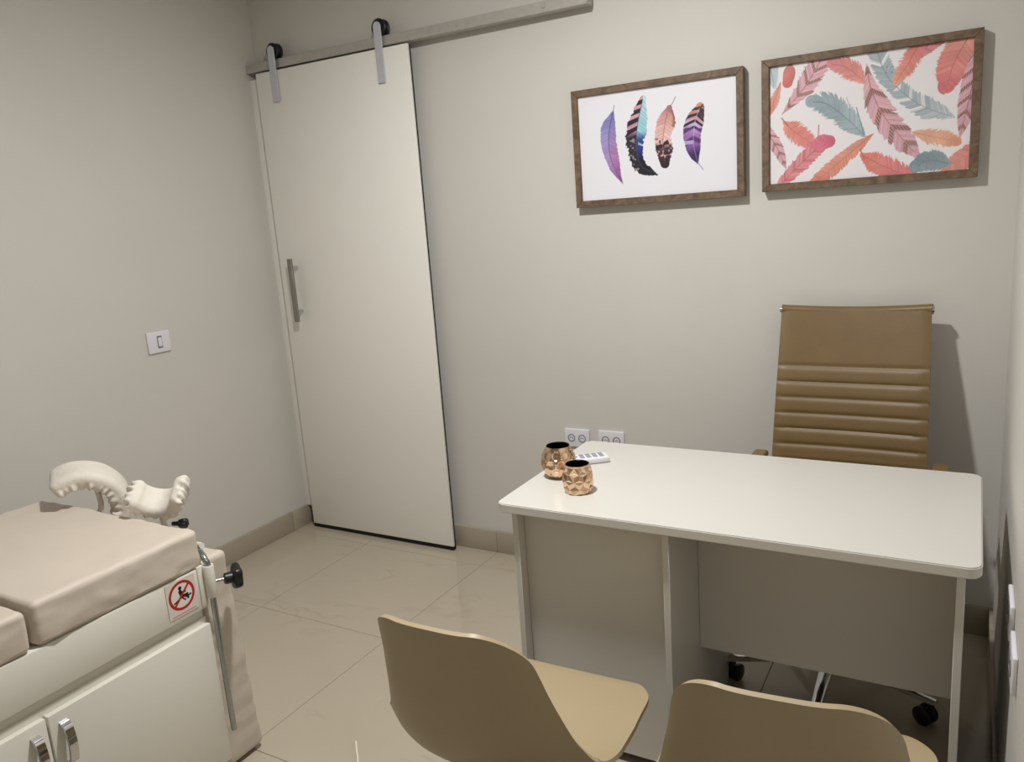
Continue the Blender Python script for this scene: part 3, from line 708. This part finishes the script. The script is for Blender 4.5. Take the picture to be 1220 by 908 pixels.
# ------------------------------------------------------------------ visitor shell chairs
def shell_chair(label, loc, rz, proto=None):
    if proto is not None:
        r = proto.copy(); COL.objects.link(r); r['label'] = label
        for ch in list(proto.children):
            c = ch.copy(); COL.objects.link(c); c.parent = r
            for g_ in ch.children: d = g_.copy(); COL.objects.link(d); d.parent = c
        r.location = loc; r.rotation_euler = (0, 0, rz); return r
    t = thing('shell_chair', label, 'chair', (0, 0, 0), group='beige shell chairs in front of the desk')
    # centre line of the shell, front lip of the seat to the top of the back
    C_ = smooth_path([(0, .252, .418), (0, .225, .438), (0, .12, .443), (0, .0, .432), (0, -.10, .428), (0, -.165, .450), (0, -.205, .510), (0, -.228, .60), (0, -.248, .70), (0, -.268, .78), (0, -.277, .812)], 70)
    cum = [0]
    for i in range(1, len(C_)): cum.append(cum[-1]+(C_[i]-C_[i-1]).length)
    LN = cum[-1]
    def at(dist):
        for i in range(1, len(C_)):
            if cum[i] >= dist or i == len(C_)-1:
                f = (dist-cum[i-1])/max(1e-9, cum[i]-cum[i-1]); return C_[i-1].lerp(C_[i], f)
    RF, RB = 0.105, 0.100        # corner radii of the seat front and of the top of the back
    D = [RF*(1-math.cos(PI/2*k/12)) for k in range(12)]
    D += [RF+(LN-RF-RB)*k/44 for k in range(44)]
    D += [LN-RB*(1-math.sin(PI/2*k/16)) if k else LN-RB for k in range(17)]
    rows = []
    for i, dist in enumerate(D):
        tt = dist/LN; p = at(dist); row = []
        hw = float(np.interp(tt, [0, .10, .25, .38, .46, .54, .62, .72, .82, .92, 1], [.222, .236, .247, .250, .246, .237, .218, .196, .177, .161, .150])); hb = hw
        if dist < RF: hw -= RF-math.sqrt(max(0, RF*RF-(RF-dist)**2))
        if LN-dist < RB: hw -= 0.070*(1-math.sqrt(max(0, 1-(1-(LN-dist)/RB)**2)))
        tan = (at(min(LN, dist+.012))-at(max(0, dist-.012))).normalized(); nrm = Vector((0, tan.z, -tan.y))    # towards the sitter
        lift = float(np.interp(tt, [0, .15, .35, .5, .62, .8, 1], [.0, .010, .034, .074, .074, .056, .040]))
        for k in range(41):
            u = math.sin(PI/2*(-1+2*k/40)); x = u*hw; f = x/hb; ex = float(np.interp(tt, [.4, .7], [2.3, 3.6]))
            sl = lift*ex*abs(f)**(ex-1)/hb*(1 if x > 0 else -1)
            row.append((p+Vector((x, 0, 0))+nrm*(lift*abs(f)**ex), (nrm-Vector((sl, 0, 0))).normalized()))
        rows.append(row)
    b = bmesh.new(); TH = 0.0045          # two skins joined by a rounded rim
    A = [[b.verts.new(q+n*TH) for q, n in r_] for r_ in rows]; B = [[b.verts.new(q-n*TH) for q, n in r_] for r_ in rows]
    m_, n_ = len(rows), len(rows[0])
    for i in range(m_-1):
        for k in range(n_-1):
            b.faces.new((A[i][k], A[i+1][k], A[i+1][k+1], A[i][k+1])); b.faces.new((B[i][k], B[i][k+1], B[i+1][k+1], B[i+1][k]))
    loop = [(0, k) for k in range(n_-1)]+[(i, n_-1) for i in range(m_-1)]+[(m_-1, k) for k in range(n_-1, 0, -1)]+[(i, 0) for i in range(m_-1, 0, -1)]
    for j in range(len(loop)):
        (i0, k0), (i1, k1) = loop[j], loop[(j+1) % len(loop)]
        b.faces.new((A[i0][k0], A[i1][k1], B[i1][k1], B[i0][k0]))
    bmesh.ops.recalc_face_normals(b, faces=b.faces)
    obj('shell', b, M_shell, t, angle=50)
    mt = obj('mount', box((-.09, -.10, .405), (.09, .12, .419), .004), M_black, t)
    for sx in (-1, 1):
        for sy in (-1, 1):
            obj('leg', tube([(sx*.215, sy*.20+.01, .002), (sx*.15, sy*.135+.01, .22), (sx*.095, sy*.085+.01, .413)], [.010, .013, .015], 12), M_beech, t)
    bb = bmesh.new()
    for sx in (-1, 1): tube([(sx*.185, -.16, .10), (-sx*.11, .105, .36)], .004, 8, bm=bb)
    obj('brace', bb, M_black, t)
    t.location = loc; t.rotation_euler = (0, 0, rz); return t
ch0 = shell_chair('beige plastic shell chair in the middle foreground, its seat in view', (2.131, -1.590, 0), math.radians(1))
shell_chair('beige plastic shell chair nearest the right wall, mostly its back in view', (2.698, -1.56, 0), math.radians(5), ch0)

# ------------------------------------------------------------------ examination table
TX = 1.170; TY = -1.597; TL = -3.42; TB = 0.52
ex = thing('examination_table', 'white gynaecological examination table with beige mattress and cupboard doors', 'examination table', (0.85, -2.5, 0))
obj('cabinet', box((TB, TL, 0.06), (TX-0.004, TY, 0.500), 0.002, 1), M_cab, ex)
obj('plinth', box((TB+0.03, TL+0.03, 0.0), (TX-0.05, TY-0.03, 0.061)), M_black, ex)
obj('upper_rail', box((TB+0.004, TL+0.004, 0.4995), (TX-0.010, TY-0.004, 0.5285)), M_cab, ex)
obj('bed_frame', box((TB-0.02, TL, 0.528), (TX+0.008, TY+0.004, 0.6445), 0.003, 2), M_cab, ex)
DWD = 0.4545
for k in range(4):
    y1 = TY-0.002-k*(DWD+0.0015); y0 = y1-DWD+0.0035
    d = obj('cupboard_door', box((TX-0.004, y0, 0.066), (TX+0.014, y1, 0.484), 0.0022, 2), M_cab, ex)
    hy = y0+0.030 if k % 2 == 0 else y1-0.030
    path = smooth_path([(TX+0.012, hy, .455), (TX+0.030, hy, .448), (TX+0.038, hy, .405), (TX+0.030, hy, .362), (TX+0.012, hy, .355)], 20)
    hb = bmesh.new(); prv = None
    for i, p in enumerate(path):
        dd = (path[min(i+1, len(path)-1)]-path[max(i-1, 0)]).normalized(); n = Vector((0, 1, 0)).cross(dd)
        rg = [hb.verts.new(p+Vector((0, a*.0095, 0))+n*(c*.0035)) for a, c in ((-1, -1), (1, -1), (1, 1), (-1, 1))]
        if prv:
            for j in range(4): hb.faces.new((prv[j], prv[(j+1) % 4], rg[(j+1) % 4], rg[j]))
        else: hb.faces.new(rg[::-1])
        prv = rg
    hb.faces.new(prv); bmesh.ops.recalc_face_normals(hb, faces=hb.faces)
    hh = obj('handle', hb, M_chrome, d); hh['label'] = 'shiny bow handle'

def cushion(name, x0, x1, y0, y1, z0, z1, r, m, wr=0.004, seed=0, n=(40, 40, 10), label=None, parent=None, fold=0.0, shear=0.0):
    b = rounded_box((x1-x0, y1-y0, z1-z0), r, n, 5); c = Vector(((x0+x1)/2, (y0+y1)/2, (z0+z1)/2)); H = Vector(((x1-x0)/2, (y1-y0)/2, (z1-z0)/2))
    b.normal_update()
    for v in b.verts:
        p = v.co; w = v.co+c; ed = min(H.x-abs(p.x), H.y-abs(p.y)); near = math.exp(-max(0, ed)/0.06)
        if p.z > -H.z+0.01:
            q = noise.noise(Vector((w.x*9, w.y*9, w.z*9+seed)))+0.6*noise.noise(Vector((w.x*22, w.y*16, w.z*30+seed)))
            d = wr*q*(0.25+0.75*near)
            rid = abs(noise.noise(Vector((w.x*6+w.y*10, w.y*4-w.x*5, w.z*14+seed+9))))
            d += fold*near*max(0, 0.25-rid)*4
            v.co = p+v.normal*d
    for v in b.verts:
        if v.co.y > 0: v.co.y += shear*(1-(v.co.z+H.z)/(2*H.z))
    bmesh.ops.translate(b, verts=b.verts, vec=c)
    return tag(obj(name, b, m, parent, angle=80), label)
cushion('seat_mattress', 0.470, TX+0.010, -2.034, TY+0.006, 0.645, 0.750, 0.014, M_cloth, 0.0045, 3, (44, 34, 8), 'beige vinyl mattress section at the foot end', ex, 0.003)
cushion('back_mattress', 0.470, TX+0.010, TL, -2.050, 0.645, 0.742, 0.014, M_cloth, 0.0045, 7, (44, 60, 8), 'beige vinyl mattress section at the head end', ex, 0.003)
cushion('foot_pad', 0.500, TX-0.02, TY+0.007, -1.490, 0.012, 0.645, 0.016, M_cloth, 0.004, 11, (30, 6, 40), 'beige pad hanging down at the foot end', ex, 0.003, 0.034)

# warning sticker
def sign_art():
    s = Sheet(0.09, 0.098, 1500, (222, 212, 205)); U, V = s.U, s.V; a = s.px
    r = np.hypot(U-.5, V-.60); slash_d = ((U-.5)*1+(V-.60)*-1)/math.sqrt(2)
    ring = np.clip((.042-np.abs(r-.40))/a+.5, 0, 1)
    s.C = lerp(s.C, (230, 224, 218), np.clip((.4-r)/a+.5, 0, 1))
    K = (24, 18, 18)
    hd = np.clip((.058-np.hypot(U-.47, V-.83))/a+.5, 0, 1); s.C = lerp(s.C, K, hd)
    s.line((.46, .73), (.50, .56), .055, K); s.line((.50, .56), (.68, .56), .045, K); s.line((.68, .56), (.70, .44), .035, K)
    s.line((.47, .71), (.64, .66), .022, K); s.line((.22, .44), (.44, .52), .024, K); s.line((.62, .50), (.80, .52), .026, K); s.line((.52, .50), (.60, .42), .022, K)
    s.line((.78, .88), (.22, .32), .036, (176, 34, 28))
    s.C = lerp(s.C, (176, 34, 28), ring)
    s.line((.10, .055), (.90, .055), .010, (190, 60, 56))
    return s
sg = sign_art()
sg.mesh('warning_sticker', lambda u, v, d: (TX+0.0098-d*0.8, -1.712+u*0.090, 0.5435+v*0.090), M_sticker, ex, 0.0015)['label'] = 'square red and black no sitting sticker'
# end clamp of the bed frame with its black star knob
clamp = obj('clamp', lathe([(.0095, .556), (.0135, .556), (.0145, .558), (.0145, .645), (.0135, .647), (.0095, .647), (.0095, .556)], (TX+0.020, -1.583, 0), 24), M_cab, ex)
obj('bracket', box((TX-0.010, -1.612, .535), (TX+0.012, -1.5925, .650), .002, 2), M_cab, clamp)
def star_knob(c, axis, R, parent):
    """five lobed knob whose stem points along -axis"""
    ax = Vector(axis).normalized(); u = ax.orthogonal().normalized(); w = ax.cross(u); b = bmesh.new(); rings = []; n = 40
    for (h_, f) in ((-.026, .34), (-.024, .40), (-.006, .42), (-.004, .80), (0, .96), (.010, 1), (.016, .92), (.019, .7), (.020, .2)):
        rings.append([b.verts.new(Vector(c)+ax*h_+(u*math.cos(2*PI*k/n)+w*math.sin(2*PI*k/n))*(R*f*(1 if f < .5 else 1-.20*(0.5-0.5*math.cos(5*2*PI*k/n))))) for k in range(n)])
    for i in range(len(rings)-1):
        for k in range(n): b.faces.new((rings[i][k], rings[i][(k+1) % n], rings[i+1][(k+1) % n], rings[i+1][k]))
    b.faces.new(rings[0][::-1]); b.faces.new(rings[-1]); bmesh.ops.recalc_face_normals(b, faces=b.faces)
    k = obj('star_knob', b, M_black, parent); k['label'] = 'black star knob'; return k
kd = Vector((0.45, 0.89, -0.08)).normalized()
kc = Vector((TX+0.020, -1.583, .598))
obj('screw', tube([kc, kc+kd*0.045], .0045, 10), M_steel, clamp)
star_knob(kc+kd*0.062, kd, 0.038, clamp)

# leg rests (knee crutches) with elasticated covers
def leg_rest(label, c, rot, flip, strut_pts, seed, dims, bend, knob=None):
    t = thing('leg_rest', label, 'leg rest', c, group='leg rests of the examination table')
    b = rounded_box(dims, 0.020, (40, 110, 6), 6); b.normal_update()
    Rm = Matrix.Rotation(math.radians(rot[2]), 3, 'Z') @ Matrix.Rotation(math.radians(rot[1]), 3, 'Y') @ Matrix.Rotation(math.radians(rot[0]), 3, 'X')
    hx, hy, hz = dims[0]/2, dims[1]/2, dims[2]/2
    for v in b.verts:
        p = v.co.copy(); under = max(0.0, min(1.0, (hz*0.1-p.z)/(hz*0.6)))
        rim = max(abs(p.x)/hx, abs(p.y)/hy); per = p.y*1.0 if abs(p.x)/hx > abs(p.y)/hy else p.x
        wob = noise.noise(Vector((p.x*14, p.y*14, seed)))*1.6
        fold = math.sin(per*300+wob*3+seed)*0.6+math.sin(per*170+wob*5+seed*2)*0.7
        soft = noise.noise(Vector((p.x*16+seed, p.y*16, p.z*16)))
        v.co = p+v.normal*(0.0062*under*max(0, rim-0.2)*fold+0.003*soft+0.0035*under*noise.noise(Vector((p.x*60, p.y*60, p.z*60+seed))))
    for v in b.verts:
        p = v.co.copy(); a = p.y/bend
        if not flip: R_ = bend-p.z; q = Vector((p.x, math.sin(a)*R_, bend-math.cos(a)*R_-0.03))
        else: R_ = bend+p.z; q = Vector((p.x, math.sin(a)*R_, math.cos(a)*R_-bend+0.03))
        v.co = Vector(c)+Rm @ q
    cov = obj('padded_cover', b, M_cover, t, angle=80); cov['label'] = 'cream fabric cover gathered underneath'
    obj('strut', tube(smooth_path(strut_pts, 24), 0.0078, 12), M_cab, t)
    if knob: star_knob(knob[0], knob[1], 0.016, t)
    return t
t1 = leg_rest('cream covered leg rest arched downward, on the wall side of the table', (0.660, -1.525, 0.790), (-40, 8, -34), True,
         [(0.665, -1.535, 0.81), (0.665, -1.530, 0.72), (0.56, -1.53, 0.66), (0.497, -1.54, 0.60), (0.497, -1.583, 0.55), (0.497, -1.583, 0.20)], 2.0, (0.13, 0.285, 0.054), 0.105)
t2 = leg_rest('cream covered leg rest cupped upward, on the near side of the table', (0.962, -1.530, 0.793), (2, 34, -60), False,
         [(0.950, -1.530, 0.775), (0.955, -1.525, 0.70), (1.04, -1.535, 0.675), (1.155, -1.565, 0.69)], 5.0, (0.095, 0.215, 0.042), 0.064,
         knob=((1.005, -1.510, 0.712), (0.9, 0.4, 0)))
rod = obj('rod', tube(smooth_path([(1.130, -1.565, 0.680), (1.160, -1.576, 0.675), (TX+0.014, -1.583, 0.660), (TX+0.020, -1.583, 0.63), (TX+0.020, -1.583, 0.40), (TX+0.020, -1.583, 0.15)], 40), 0.0080, 14), M_steel, t2)
rod['label'] = 'bare metal rod through the clamp'

# thin white strip along the floor, not identified as any particular thing
tag(obj('strip', tube(smooth_path([(1.397, -1.330, 0.0042), (1.430, -1.365, 0.0038), (1.464, -1.400, 0.0038), (1.52, -1.47, 0.0038), (1.60, -1.60, 0.0038), (1.62, -1.78, 0.0038), (1.55, -1.95, 0.0038)], 60), [0.0008]+[0.0034]*60, 8), M_strip), 'thin white strip lying on the pale tiled floor', 'strip')
